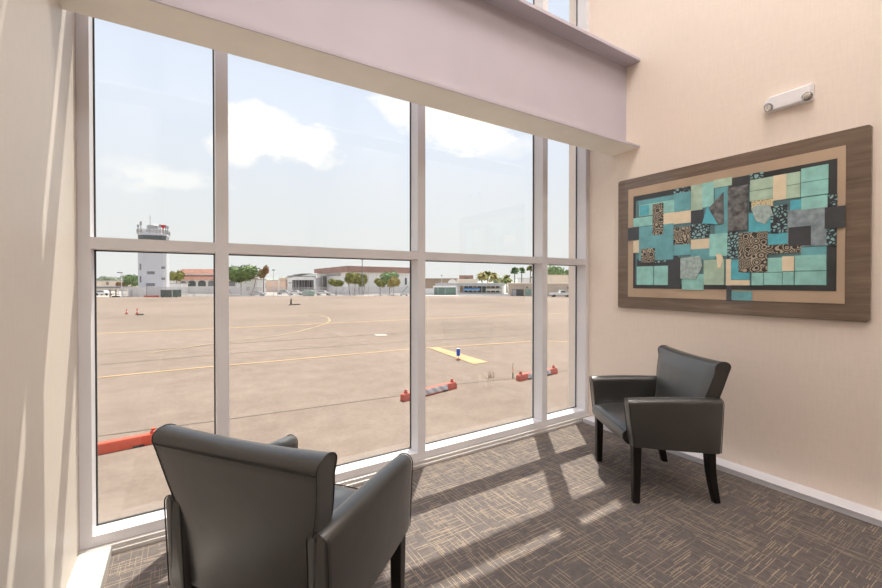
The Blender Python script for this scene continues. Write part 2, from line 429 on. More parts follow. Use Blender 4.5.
ART=[(2.16,2.125,.868,1.375,'k'),(1.69,1.965,1.593,1.86,'d'),(1.868,1.60,1.765,1.345,'d'),(2.146,1.60,1.87,1.537,'d'),(1.29,1.972,1.28,1.9,'d'),(2.136,2.119,1.818,2.084,'t'),(2.127,2.082,1.782,1.98,'a'),(2.119,2.073,2.037,1.986,'b'),(2.182,1.971,2.001,1.891,'a'),(2.002,2.07,1.909,1.80,'s'),(1.909,2.04,1.689,1.977,'b'),(1.909,1.977,1.688,1.875,'c'),(2.126,1.885,1.824,1.585,'t'),(2.105,1.82,1.889,1.71,'b'),(2.181,1.771,2.126,1.659,'c'),(1.992,1.728,1.889,1.633,'b'),(1.993,1.774,1.889,1.732,'c'),(2.105,1.69,1.98,1.568,'s'),(1.98,1.624,1.78,1.563,'m'),(2.146,1.534,1.995,1.371,'a'),(1.99,1.534,1.87,1.371,'a'),(1.825,2.167,1.689,2.126,'m'),(1.818,2.125,1.689,1.975,'t'),(1.824,1.844,1.688,1.704,'s'),(1.823,1.704,1.687,1.616,'t'),(1.69,2.169,1.604,1.967,'g'),(1.604,2.169,1.522,1.979,'a'),(1.688,1.857,1.551,1.743,'m'),(1.687,1.736,1.551,1.658,'c'),(1.754,1.46,1.591,1.334,'a'),(1.687,1.658,1.51,1.573,'t'),(1.591,1.569,1.449,1.375,'g'),(1.522,2.177,1.4,2.116,'g'),(1.513,2.114,1.423,1.599,'t'),(1.551,1.766,1.427,1.594,'a'),(1.429,2.167,1.286,2.098,'d'),(1.43,1.767,1.352,1.575,'m'),(1.402,1.56,1.285,1.415,'b'),(1.402,1.412,1.284,1.373,'c'),(1.435,1.568,1.402,1.372,'c'),(1.433,1.372,1.398,1.256,'d'),(1.398,1.33,1.27,1.264,'t'),(1.286,2.172,1.207,2.13,'m'),(1.286,2.127,1.15,2.05,'g'),(1.286,2.046,1.15,1.975,'g'),(1.151,2.129,1.077,1.958,'c'),(1.077,2.128,1.003,2.048,'g'),(1.077,2.044,1.003,1.958,'g'),(1.0,2.143,.865,2.052,'a'),(1.0,2.048,.865,1.957,'a'),(1.277,1.98,1.15,1.91,'o'),(1.292,1.89,1.162,1.747,'b'),(1.162,1.921,1.069,1.731,'m'),(1.181,1.733,1.063,1.655,'b'),(1.352,1.753,1.178,1.467,'s'),(1.18,1.652,.997,1.594,'s'),(1.069,1.879,.868,1.629,'v'),(1.063,1.763,.947,1.637,'d'),(1.055,1.943,.997,1.877,'b'),(.997,1.95,.868,1.872,'a'),(.875,1.946,.823,1.879,'m'),(.881,1.869,.786,1.734,'d'),(.871,1.73,.826,1.626,'m'),(.997,1.624,.871,1.571,'t'),(1.271,1.462,1.202,1.374,'a'),(1.199,1.564,1.096,1.466,'a'),(1.199,1.462,1.096,1.377,'a'),(1.096,1.571,1.032,1.471,'c'),(1.093,1.468,1.034,1.378,'a'),(1.028,1.573,.872,1.472,'a'),(1.028,1.468,.872,1.378,'a'),(2.233,1.889,2.126,1.775,'d')]
art=empty('framed_artwork',(XR-.002,1.50,1.745),label='large abstract turquoise tile collage in a brown lacquered frame on the cream wall',cat='artwork')
def Aobj(b,name,mats,**k):
    o=b.build(name,mats,art,**k)
    for v in o.data.vertices: v.co.x-=XR; v.co.y-=1.50; v.co.z-=1.745
    return o
def outline_slab(b,y0,y1,z0,z1,x0,x1,r,n=5):
    P=[]
    for cy,cz,a0 in ((y1-r,z1-r,0),(y0+r,z1-r,90),(y0+r,z0+r,180),(y1-r,z0+r,270)):
        for i in range(n+1):
            a=radians(a0+90*i/n); P.append((cy+r*cos(a),cz+r*sin(a)))
    b.loft([[(x0,y,z) for y,z in P],[(x1,y,z) for y,z in P]])
b=MB(); outline_slab(b,.678,2.345,1.157,2.338,XR,XR-.030,.02); Aobj(b,'wood_backing',M['art_wood'],bevel=.005,seg=3)
M['mat']=plain('linen_mat',(.47,.345,.24),.6,var=.10,scale=3,coat=.3)
b=MB(); b.box(XR-.038,.787,1.262,XR-.03,2.236,2.240); Aobj(b,'linen_mat',M['mat'],bevel=.001)
M['slate']=plain('dark_slate_ground',(.028,.032,.034),.4,var=.3,coat=.3)
b=MB(); b.box(XR-.041,.825,1.341,XR-.038,2.183,2.168); Aobj(b,'dark_ground_panel',[M['slate']])
b=MB(); b.mi=0; random.seed(3)
for k,(ya,zt_,yb,zb,c) in enumerate(ART):
    b.mi=KEYS.index(c); d=.0415+.0035*((k*7)%5)/4*(c!='k')+(.003 if c in 's' else 0)
    b.box(XR-d-.0003*k*.2,yb,zb,XR-.0382,ya,zt_)
Aobj(b,'tile_collage',[TM[c] for c in KEYS],bevel=.0008,seg=1)
def poly(pts,x0,x1,mat,name):
    b=MB(); b.loft([[(x0,y,z) for y,z in pts],[(x1,y,z) for y,z in pts]]); Aobj(b,name,mat,bevel=.002)
x0=XR-.041
poly([(1.425,2.097),(1.294,2.10),(1.300,1.775),(1.424,1.77)],x0,x0-.010,TM['y'],'smoky_relief_panel')
poly([(1.60,1.855),(1.565,1.985),(1.49,1.835)],x0,x0-.012,TM['b'],'triangle_relief_piece')
poly([(1.535,1.99),(1.455,2.075),(1.45,1.84),(1.485,1.83),(1.56,1.965)],x0,x0-.009,TM['y'],'angular_relief_piece')
poly([(1.765,1.59),(1.615,1.605),(1.60,1.52),(1.645,1.42),(1.765,1.425)],x0,x0-.010,TM['p'],'pale_relief_piece')
poly([(1.275,1.925),(1.235,1.945),(1.165,1.93),(1.15,1.87),(1.19,1.80),(1.25,1.83)],x0,x0-.010,TM['p'],'rounded_relief_piece')
poly([(1.503,1.61),(1.47,1.61),(1.455,1.58),(1.468,1.50),(1.49,1.505)],x0,x0-.010,TM['c'],'cream_relief_piece')

# emergency light above it
em=empty('emergency_light',(XR,1.080,2.634),label='white emergency light with two lamp heads high on the cream wall',cat='emergency light')
b=MB()
pts=[]
for (dy,dz) in ((-.134,.056),(-.134,-.040),(-.118,-.054),(.112,-.054),(.134,-.036),(.134,.012),(.10,.050),): pts.append((dy,dz))
b.loft([[(0,y,z) for y,z in pts],[(-.030,y,z) for y,z in pts],[(-.046,y*.93,z*.86) for y,z in pts]])
b.build('housing',M['white_plastic'],em,bevel=.006,seg=3)
for s in (-1,1):
    c=Vector((-.040,.094 if s>0 else -.106,-.022 if s>0 else -.026)); ax=Vector((-.8,s*.25,-.25)).normalized(); a1=ax.orthogonal().normalized(); a2=ax.cross(a1)
    def ring(r,t): return [c+ax*t+(a1*cos(2*pi*j/20)+a2*sin(2*pi*j/20))*r for j in range(20)]
    hd=MB().loft([ring(.016,-.012),ring(.025,.004),ring(.028,.014),ring(.028,.020),ring(.024,.020),ring(.010,.012)]).build('lamp_head',M['grey_rim'],em,smooth=40)
    MB().loft([ring(.024,.0205),ring(.018,.023),ring(.008,.025)]).build('lens',M['chrome'],hd,smooth=60)

# ---------------------------------------------------------------- outside: apron
def mk_apron():
    m,nt,b,_=new_mat('apron_concrete'); h=NT(nt); p=h.pos()
    n1=h.noise(h.mapping(p,(.05,.05,.05)),1,5,.6); n2=h.noise(h.mapping(p,(1.2,1.2,1.2)),1,4,.6); n3=h.noise(h.mapping(p,(9,9,9)),1,3,.7)
    f=h.math('ADD',h.math('ADD',h.math('MULTIPLY',n1,.45),h.math('MULTIPLY',n2,.3)),h.math('MULTIPLY',n3,.25))
    h.l(h.ramp(f,[(.36,(.165,.125,.098)),(.62,(.258,.201,.163))]),b.inputs['Base Color']); b.inputs['Roughness'].default_value=.9; b.inputs['Specular IOR Level'].default_value=.2
    return m
M['apron']=mk_apron()
M['yellow']=plain('yellow_line_paint',(.42,.275,.135),.8,var=.12,scale=.8)
M['yellow2']=plain('faded_yellow_line_paint',(.33,.255,.14),.8,var=.12,scale=.8)
M['joint']=plain('tar_joint',(.115,.09,.07),.9,var=.25,scale=.5)
M['pale_paint']=plain('old_white_paint',(.35,.32,.28),.85,var=.15,scale=.5)
M['road']=plain('far_pavement',(.42,.38,.34),.9,var=.15,scale=.03)
b=MB()
# apron reaches the fence line, further pavement beyond
n=FX; far=[at(-900,106.5),at(441,122),at(1300,106)]
def P3(u,d,z=GZ): p=at(u,d); return (p.x,p.y,z)
b.mi=0; b.quad((-260,2.95,GZ),(260,2.95,GZ),P3(900,112),P3(600,112),P3(410,118),P3(95,110),P3(-250,100))
b.mi=5; b.quad(P3(-250,100,GZ-.03),P3(95,110,GZ-.03),P3(410,118,GZ-.03),P3(600,112,GZ-.03),P3(900,112,GZ-.03),P3(2200,3500,GZ-.03),P3(-1700,3500,GZ-.03))
def gline(pts,w,mi,dz):
    b.mi=mi; Q=[gp(u,v,GZ+dz) for u,v in pts]
    for i in range(len(Q)-1):
        t=(Q[i+1]-Q[i]); t.z=0; t.normalize(); nn=Vector((-t.y,t.x,0))*w/2
        b.quad(Q[i]-nn,Q[i+1]-nn,Q[i+1]+nn,Q[i]+nn)
gline([(20,337.5),(99,333.6),(230,328),(410,319.6),(534,314.3),(575,312.7),(660,309)],.34,1,.012)
gline([(150,353),(230,341),(270,337),(294,333),(316.6,326.8),(326,323.5),(330,320.7),(328,317.6),(320,315.6),(309,314.4),(290,313)],.20,2,.016)
gline([(20,384),(100,377.6),(215,366.5),(262,362.6),(340,355.5),(410,349.3),(500,343.6),(534,341.2),(560,341.6),(590,343.4)],.19,1,.014)
for pts,w in (([(20,361),(230,343.8),(410,332.5),(600,322)],.09),([(20,372),(230,353.6),(410,341.6),(600,331)],.09),([(20,447),(228,419.6),(400,396),(456,384.6),(513.6,378.8),(557,372),(640,362)],.05),
              ([(95,318),(230,315.5),(575,303.5)],.12),([(95,309),(410,303.5),(575,300)],.10),([(95,325.5),(300,319.5),(575,307.5)],.08),([(425,326),(575,319)],.08),([(425,334),(575,326)],.07)):
    gline(pts,w,3,.008)
b.mi=1; b.quad(gp(428.5,348.2,GZ+.02),gp(473.9,364.6,GZ+.02),gp(488.6,362.5,GZ+.02),gp(438.8,347.7,GZ+.02))
b.mi=4; b.quad(gp(374,334.4,GZ+.02),gp(376,336.3,GZ+.02),gp(388,336,GZ+.02),gp(386,334.3,GZ+.02))
tag(b.build('ground',[M['apron'],M['yellow'],M['yellow2'],M['joint'],M['pale_paint'],M['road']]),kind='structure')

# distant hills
M['hill']=plain('hazy_hillside',(.30,.33,.30),.95,var=.12,scale=.004)
b=MB(); N=90; d=1700
r0=[];r1=[];r2=[]
for i in range(N+1):
    u=-300+i*1500/N; q=at(u,d); hh=14+9*sin(i*.37)+6*sin(i*.91+1)+4*sin(i*2.3)+ (10 if 270<u<330 else 0)
    r0.append((q.x,q.y,GZ)); q2=at(u,d+150); r1.append((q2.x,q2.y,GZ+hh)); q3=at(u,d+600); r2.append((q3.x,q3.y,GZ))
b.loft([r0,r1,r2],cap=False,closed=False)
tag(b.build('hills',M['hill']),kind='structure')

# ---------------------------------------------------------------- apron furniture
M['orange']=plain('orange_plastic',(.60,.075,.03),.45,var=.10,scale=3)
M['orange_faded']=plain('faded_orange_plastic',(.46,.095,.06),.5,var=.16,scale=3)
M['retro']=None
def mk_stripe():
    m,nt,b,_=new_mat('striped_reflective_sheeting'); h=NT(nt); p=h.obj()
    sx=h.n('ShaderNodeSeparateXYZ'); h.l(p,sx.inputs[0])
    f=h.math('FRACT',h.math('DIVIDE',h.math('ADD',sx.outputs[0],sx.outputs[2]),.36))
    h.l(h.ramp(f,[(.49,(.62,.60,.60)),(.51,(.42,.38,.37))]),b.inputs['Base Color']); b.inputs['Roughness'].default_value=.5; return m
M['retro']=mk_stripe()
M['rubber']=plain('black_rubber',(.03,.028,.026),.7)
def barrier(P,Q,label,mat,sheet):
    mid=(P+Q)/2; t=(Q-P); L=t.length; ang=math.atan2(t.y,t.x)
    r=empty('low_barrier',(mid.x,mid.y,GZ),ang,label,'barrier','orange water-filled barriers on the apron')
    h=L/2; b=MB(); rings=[]
    for x,k in ((-h,.86),(-h+.04,1),(-h+.3,1),(h-.3,1),(h-.04,1),(h,.86)):
        rings.append([(x,y*k,z) for y,z in ((-.13,.0),(.13,.0),(.13,.10),(.105,.20),(.085,.25*k),(-.085,.25*k),(-.105,.20),(-.13,.10))])
    b.loft(rings); bd=b.build('body',mat,r,bevel=.012)
    for x in (-h+.16,h-.16):
        MB().lathe([(.07,0),(.07,.05),(.045,.07),(.045,.12)],(x,0,.25),12).build('flag_socket',mat,r,smooth=40)
    if sheet:
        MB().loft([[(x,y,z) for y,z in ((-.134,.055),(-.134,.10),(-.109,.20),(-.091,.238),(-.08,.235),(-.1,.19),(-.12,.10),(-.12,.055))] for x in (-h+.5,h-.5)]).build('reflective_sheet',M['retro'],r)
    for x in (-h*.5,h*.5):
        MB().box(x-.12,-.136,0,x+.12,-.1,.05).build('fork_slot',M['rubber'],r)
    return r
barrier(gp(402,401.5),gp(455,388.0),'orange low barrier with striped sheet on the apron between the middle panes',M['orange_faded'],True)
barrier(gp(518,381),gp(556,373.2),'orange low barrier farthest right, beyond the thin marker post',M['orange_faded'],True)
barrier(gp(60,461.7),gp(160,441.5),'plain orange low barrier nearest the building, left of the foreground armchair',M['orange'],False)
M['cone_or']=plain('cone_orange',(.78,.13,.05),.5); M['cone_w']=plain('cone_white_band',(.75,.72,.70),.5)
def cone(p,label,s=1.0):
    r=empty('traffic_cone',p,0,label,'traffic cone','cones on the far apron')
    MB().box(-.19*s,-.19*s,0,.19*s,.19*s,.04*s).build('base',M['rubber'],r,bevel=.01)
    MB().lathe([(.14*s,.04*s),(.035*s,.70*s),(.02*s,.71*s)],k=16).build('cone_body',M['cone_or'],r,smooth=40)
    MB().lathe([(.108*s,.26*s),(.080*s,.42*s)],k=16).build('band',M['cone_w'],r,smooth=40)
cone(gp(126.4,314.2),'orange traffic cone on the left of the far pair',.95)
cone(gp(137,314.4),'orange traffic cone beside a dark sandbag, right of the far pair',1.1)
q=gp(137.8,314.9); b=MB(); b.loft([[(x,y*w,max(0,z*w)) for y,z in ((-.2,0),(.2,0),(.22,.09),(.1,.17),(-.1,.17),(-.22,.09))] for x,w in ((-.38,.5),(-.3,.9),(0,1),(.3,.9),(.38,.5))])
o=b.build('sandbag',M['rubber'],smooth=60); o.location=q+Vector((.25,-.5,0)); tag(o,'small dark sandbag at the foot of the right-hand cone','sandbag')
# toppled stanchion far out
q=gp(291,305); r=empty('stanchion',(q.x,q.y,GZ),.2,'short dark stanchion standing alone far out on the apron','stanchion')
MB().lathe([(.5,0),(.5,.06),(.1,.1)],k=14).build('base',M['rubber'],r); MB().tube([(0,0,.08),(0,0,1.15)],[.16,.09],8).build('post',M['rubber'],r)
MB().box(.3,-.2,0,1.6,.2,.16).build('foot_block',M['rubber'],r,bevel=.03)
# blue marker
M['blue']=plain('blue_reflector',(.02,.10,.50),.35); M['redbrown']=plain('rusty_base',(.45,.16,.09),.7)
q=gp(458.3,359.6); r=empty('taxiway_marker',(q.x,q.y,GZ),0,'blue tube marker standing on the yellow bar outside','marker')
MB().lathe([(.16,0),(.16,.03),(.05,.05)],k=14).build('base',M['redbrown'],r,smooth=40)
MB().tube([(0,0,.04),(0,0,.24)],.018,8).build('stem',M['cone_w'],r)
MB().lathe([(.095,.20),(.095,.56)],k=14).build('reflector',M['blue'],r,smooth=40); MB().lathe([(.095,.56),(.085,.59)],k=14).build('cap',M['cone_w'],r,smooth=40)
M['green_post']=plain('green_post',(.20,.28,.16),.6)
q=gp(513,378); r=empty('marker_post',(q.x,q.y,GZ),0,'thin green and orange marker post left of the right barrier','post')
MB().tube([(0,0,0),(0,0,.22)],.03,8).build('base',M['green_post'],r); MB().tube([(0,0,.22),(0,0,.45)],.014,8).build('lower_tube',M['cone_or'],r); MB().tube([(0,0,.45),(.01,0,.64)],.012,8).build('upper_tube',M['green_post'],r)
M['dry']=plain('dry_weed',(.24,.17,.10),.9,var=.3)
q=gp(489,378.7); b=MB(); random.seed(5)
for i in range(24):
    a=random.uniform(0,2*pi); l=random.uniform(.10,.34); s=random.uniform(.1,.6); o_=Vector((random.gauss(0,.15),random.gauss(0,.05),0))
    b.tube([o_,o_+Vector((cos(a)*l*s*.5,sin(a)*l*s*.5,l*.6)),o_+Vector((cos(a)*l*s,sin(a)*l*s,l))],[.007,.005,.003],4)
b.lathe([(.11,-.02),(.09,.012),(.02,.02)],k=12); o=b.build('weed_tuft',M['dry']); o.location=q; tag(o,kind='stuff'); tag(o,'dry brown weed tuft growing in the apron joint','weed')

# ---------------------------------------------------------------- outside: fence
M['mesh']=plain('galvanised_mesh',(.60,.60,.60),.6,var=.1,scale=.3); M['slats']=plain('pale_privacy_slats',(.62,.60,.59),.8,var=.16,scale=.25)
def fence(pts,h,label,gap=.55,pitch=.30,mat='slats'):
    r=empty('perimeter_fence',(0,0,0),0,label,'fence','perimeter fence beyond the apron')
    Q=[Vector((p.x,p.y,0)) for p in pts]
    for i in range(len(Q)-1):
        t=Q[i+1]-Q[i]; L=t.length; t.normalize(); nn=Vector((-t.y,t.x,0)); b=MB()
        k=0
        while k*pitch<L-.05:
            c=Q[i]+t*(k*pitch+pitch/2); b.obox(c,t,nn,pitch*gap/2,.015,GZ+.08,GZ+h-.1); k+=1
        for z in (GZ+.12,GZ+h*.5,GZ+h-.06): b.obox((Q[i]+Q[i+1])/2,t,nn,L/2,.03,z-.03,z+.03)
        b.build('slat_panel',M[mat],r)
    pr=0
    tot=sum((Q[i+1]-Q[i]).length for i in range(len(Q)-1)); n=int(tot/3.2)
    for j in range(n+1):
        s=tot*j/n
        for i in range(len(Q)-1):
            L=(Q[i+1]-Q[i]).length
            if s<=L+1e-4: c=Q[i].lerp(Q[i+1],min(1,s/L)); break
            s-=L
        MB().tube([(c.x,c.y,GZ-.03),(c.x,c.y,GZ+h+.05)],.055,6).build('post',M['mesh'],r)
    return r
fence([at(122,109.5),at(180,109.5)],2.7,'light grey slatted fence at the foot of the control tower')
fence([at(180,110.5),at(262,112.5)],2.6,'long pale fence in front of the arcaded building')
fence([at(264,112.6),at(330,115.5)],2.5,'mesh fence in front of the small open hangar',.30)
fence([at(330,116),at(418,120)],2.6,'pale fence in front of the large hangar and its round trees',.5)

# ---------------------------------------------------------------- outside: buildings
M['white_wall']=plain('white_painted_wall',(.74,.73,.72),.8,var=.05,scale=.2)
M['cream_wall']=plain('cream_painted_wall',(.74,.62,.50),.85,var=.06,scale=.2)
M['peach_wall']=plain('peach_painted_wall',(.66,.50,.40),.85,var=.06,scale=.2)
M['tan_wall']=plain('tan_block_wall',(.52,.44,.35),.9,var=.08,scale=.3)
M['tile_roof']=plain('red_clay_roof',(.36,.17,.12),.8,var=.2,scale=.6)
M['fascia']=plain('red_brown_fascia',(.34,.20,.165),.75,var=.12,scale=.3)
M['dark_open']=plain('dark_opening',(.10,.10,.10),.7,var=.3)
M['dark_glass']=plain('dark_window_glass',(.08,.10,.11),.15,var=.2)
M['green_glass']=plain('green_tinted_panel',(.12,.20,.17),.4,var=.2,scale=.4); M['bin_green']=plain('bin_green_paint',(.10,.13,.115),.5,var=.2,scale=.4)
M['grey_roof']=plain('grey_roof',(.42,.42,.42),.8,var=.1,scale=.3)
M['tower_wall']=plain('tower_concrete',(.62,.62,.65),.85,var=.03,scale=.3)
M['tower_grey']=plain('tower_grey_metal',(.34,.34,.34),.6,var=.12,scale=1)
M['louver']=plain('grey_louver',(.22,.22,.23),.7)
M['red']=plain('aviation_red',(.65,.05,.06),.5)
M['awning_blue']=plain('blue_awning',(.22,.42,.66),.7); M['awning_white']=plain('cream_awning',(.74,.70,.58),.7)
M['brown_metal']=plain('brown_corrugated_hangar',(.30,.23,.17),.8,var=.15,scale=.2)
M['dgreen']=plain('green_door_paint',(.20,.32,.26),.6)
def fr(u,d,u2,d2):     # frame of a facade: origin, along, inward
    a=at(u,d); c=at(u2,d2); t=(c-a); L=t.length; t.normalize(); nn=Vector((-t.y,t.x,0))
    if nn.dot(FX)<0: nn=-nn
    return a,t,nn,L
class B:   # helper that builds in the local frame of a facade (x along, y inward, z up)
    def __init__(s,name,u,d,u2,d2,label,cat='building',group='buildings beyond the apron'):
        a,t,nn,L=fr(u,d,u2,d2); s.L=L; s.d=d
        s.r=empty(name,(a.x,a.y,GZ),math.atan2(t.y,t.x),label,cat,group); s.flip=(t.cross(nn).z<0)
    def part(s,name,mat,boxes,**k):
        b=MB()
        for q in boxes: b.box(*q)
        return b.build(name,mat,s.r,**k)
def Z(v,d): return hz(v,d)-GZ

# control tower
dT=121; c=at(154,dT); r=empty('control_tower',(c.x,c.y,GZ),yaw-pi/2+radians(35.2-9),'tall grey-white control tower left of the arcaded building','tower')
w=3.5; ch=1.5
def octo(w,ch): return [(-w+ch,-w),(w-.7,-w),(w,-w+.7),(w,w-.7),(w-.7,w),(-w+ch,w),(-w,w-ch),(-w,-w+ch)]
zt=Z(241,dT)
MB().loft([[(x,y,0) for x,y in octo(w,ch)],[(x,y,zt) for x,y in octo(w,ch)]]).build('shaft',M['tower_wall'],r)
MB().loft([[(x,y,zt) for x,y in octo(w*.97,ch)],[(x,y,Z(236,dT)) for x,y in octo(w*1.0,ch)]]).build('cab_windows',M['dark_glass'],r)
MB().loft([[(x,y,Z(236.3,dT)) for x,y in octo(w*1.04,ch)],[(x,y,Z(234.4,dT)) for x,y in octo(w*1.04,ch)]]).build('roof_slab',M['tower_wall'],r)
b=MB()
for z in (Z(233.2,dT),Z(232.0,dT),Z(230.8,dT)):
    o8=octo(w*1.05,ch); b.tube([(x,y,z) for x,y in o8],.11,5,closed=True)
for i in range(8):
    o8=octo(w*1.05,ch); p,q2=Vector(o8[i]),Vector(o8[(i+1)%8]); n_=max(1,int((q2-p).length/1.5))
    for j in range(n_):
        e=p.lerp(q2,j/n_); b.tube([(e.x,e.y,Z(234.5,dT)),(e.x,e.y,Z(230.6,dT))],.09,5)
b.build('railing',M['tower_grey'],r)
MB().box(-1.8,-1.2,Z(234.5,dT),1.9,2,Z(230.2,dT)).build('roof_deck_room',M['tower_wall'],r)
MB().lathe([(1.35,0),(1.5,.5),(1.5,1.3),(1.1,1.6)],(0-.2,0,Z(230.3,dT)),10).build('roof_equipment',M['tower_grey'],r)
for x,y,h_,m_ in ((-3.3,-2.6,2.2,'tower_grey'),(-2.6,-2.9,3.4,'tower_grey'),(-.7,-1,6.2,'tower_grey'),(2.0,-2.8,2.6,'tower_grey'),(3.2,2,2.9,'tower_grey'),(3.3,-2.4,2.4,'tower_grey')):
    a=MB(); z0=Z(232,dT); a.tube([(x,y,z0-1),(x,y,z0+h_*.75)],.07 if h_>5 else .13,5)
    if h_<5: a.box(x-.25,y-.1,z0+h_*.45,x+.25,y+.1,z0+h_*.75)
    a.build('antenna',M[m_],r)
a=MB(); z0=Z(231,dT); a.tube([(2.7,-2.6,z0-.8),(2.7,-2.6,z0+.9)],.16,6); a.loft([[(2.7+k*cos(t_),-2.6+k*.5*sin(t_),z0+z_) for t_ in [2*pi*j/8 for j in range(8)]] for k,z_ in ((.3,.7),(.8,1.6))]); a.build('red_obstruction_beacon',M['red'],r)
for u,v,hw_,hh_ in ((152.8,272.8,.95,.42),(152.8,284.5,.95,.42),(165,267.6,.45,.35),(165,278.7,.45,.35)):
    x=(u-154.9)/4.1+.35; z=Z(v,dT-2)
    a=MB(); 
    for k in range(4): a.box(x-hw_,-w-.06,z-hh_+k*hh_*.5,x+hw_,-w+.02,z-hh_+k*hh_*.5+hh_*.42)
    a.build('louver',M['louver'],r)
for u,v in ((140.6,267),(140.6,279.3)):
    z=Z(v,dT-2); MB().box(-w+.55,-w+.55,z-.9,-w+.95,-w+1.2,z+.9).build('slit_window',M['louver'],r)
MB().box(-.7,-w-.25,Z(253.8,dT),-.3,-w+.02,Z(251.5,dT)).build('floodlight',M['louver'],r)
MB().tube([(-1.2,-w-.07,0),(-1.2,-w-.07,Z(283,dT))],.07,5).build('drain_pipe',M['louver'],r)

# arcaded terminal with clay roofs
d=140
A=B('arcade_building',166,d,243,d,'white arcaded building with two tiers of red clay roof'); L=A.L
px=lambda u:(u-166)*d/FPX
A.part('wall',M['white_wall'],[(0,.9,0,L,12,Z(279.5,d))])
A.part('upper_wall',M['white_wall'],[(px(176),3,0,L,11,Z(273,d))])
def hip(x0,x1,y0,y1,z0,z1,ins):
    b=MB(); b.loft([[(x0,y0,z0),(x1,y0,z0),(x1,y1,z0),(x0,y1,z0)],[(x0+ins,y0+ins*1.2,z1),(x1-ins,y0+ins*1.2,z1),(x1-ins,y1-ins,z1),(x0+ins,y1-ins,z1)]]); return b
hip(px(174),L+.4,-.4,12.5,Z(279.6,d),Z(274.6,d),1.2).build('lower_roof',M['tile_roof'],A.r)
A.part('fascia',M['white_wall'],[(px(176),1.0,Z(274.9,d),L+.2,11.6,Z(273.5,d))])
hip(px(172.5),L+.4,.9,11.8,Z(273.6,d),Z(268.8,d),1.6).build('upper_roof',M['tile_roof'],A.r)
for u0,u1 in ((178.5,184.5),(186.5,194.2),(196.6,204.4),(206.6,214.4),(217,224.5),(227,234)):
    x0,x1=px(u0),px(u1); zc=Z(283,d); n_=10; rr=(x1-x0)/2
    pts=[(x0,.84,Z(286.3,d)),(x1,.84,Z(286.3,d))]+[(x0+rr+rr*cos(pi*j/n_),.84,zc+rr*.65*sin(pi*j/n_)) for j in range(n_+1)]
    MB().loft([[(x,y,z) for x,y,z in pts],[(x,y+.1,z) for x,y,z in pts]]).build('arch_opening',M['dark_glass'] if u0 in (186.5,196.6) else M['louver'],A.r)
A2=B('low_annex',243,132,257.5,132,'small white annex behind the big leafy tree'); A2.part('wall',M['white_wall'],[(0,0,0,A2.L,6,Z(279.8,132))]); A2.part('window',M['louver'],[(1,-.05,1.2,2.2,.02,2.4)]); A2.part('roof',M['grey_roof'],[(-.2,-.2,Z(279.8,132),A2.L+.2,6.2,Z(279,132))])
# low buildings and sheds between tower and left frame
A3=B('long_low_building',60,175,127,175,'long cream building far left with flat roof'); A3.part('wall',M['cream_wall'],[(0,0,0,A3.L,10,Z(281.2,175))]); A3.part('roof',M['grey_roof'],[(-.3,-.3,Z(281.2,175),A3.L+.3,10.3,Z(280.4,175))])
A3.part('chimney',M['brown_metal'],[(20.0,-.3,Z(285,175),20.9,1,Z(282,175))])
A4=B('flat_roofed_carport',85,126,118.5,126,'grey flat-roofed carport left of the control tower'); A4.part('roof',M['louver'],[(0,0,Z(288.2,128),A4.L,5,Z(286.4,128))])
for x in (.3,3.9,7.5,A4.L-.3): A4.part('post',M['mesh'],[(x-.1,.1,0,x+.1,.3,Z(288,128))])
A5=B('equipment_shelter',128,112,139,112,'pale boxy equipment shelter beside the tower foot'); A5.part('body',M['white_wall'],[(0,0,0,A5.L,2.5,Z(287.3,112))]); A5.part('door',M['louver'],[(.5,-.04,.1,1.2,.01,1.9)])
A6=B('dark_green_bin',160.4,106,177.3,106,'dark green refuse container against the fence','container','containers by the fence'); L=A6.L
A6.part('body',M['bin_green'],[(0,0,.12,L,1.6,Z(290.3,106))],bevel=.03); A6.part('lid',M['louver'],[(-.05,-.05,Z(290.3,106),L+.05,1.65,Z(289.7,106))]); A6.part('rib',M['mesh'],[(L*.68,-.08,.15,L*.72,0,Z(290.3,106))])
A6.part('wheel',M['rubber'],[(.2,.1,0,.5,.3,.14)]); A6.part('wheel',M['rubber'],[(L-.5,.1,0,L-.2,.3,.14)])
A7=B('white_block_house',167.5,127,181,127,'small white block house between tower and arcade'); A7.part('wall',M['white_wall'],[(0,0,0,A7.L,3.5,Z(284,124))]); A7.part('roof',M['grey_roof'],[(-.15,-.15,Z(284,124),A7.L+.15,4.1,Z(283.4,124))])
q=at(151.5,107); r=empty('far_barrier',(q.x,q.y,GZ),yaw-pi/2,'long low orange barrier at the foot of the control tower','barrier'); MB().loft([[(-1.9,y,z) for y,z in ((-.25,0),(.25,0),(.12,.45),(-.12,.45))],[(1.9,y,z) for y,z in ((-.25,0),(.25,0),(.12,.45),(-.12,.45))]]).build('body',M['orange_faded'],r,bevel=.02); MB().box(-1.5,-.27,0,-1,-.1,.12).build('fork_slot',M['rubber'],r)
# utility crates with posts
q=at(113,107); r=empty('gate_frame',(q.x,q.y,GZ),yaw-pi/2,'brown two-post frame at the left end of the fence','gate')
for x in (-.75,.75): MB().box(x-.12,-.1,0,x+.12,.1,2.1).build('post',M['brown_metal'],r)
MB().box(-.75,-.05,1.0,.75,.05,1.15).build('rail',M['brown_metal'],r); MB().box(.0,-.4,0,1.5,.4,.35).build('block',M['rubber'],r,bevel=.03)

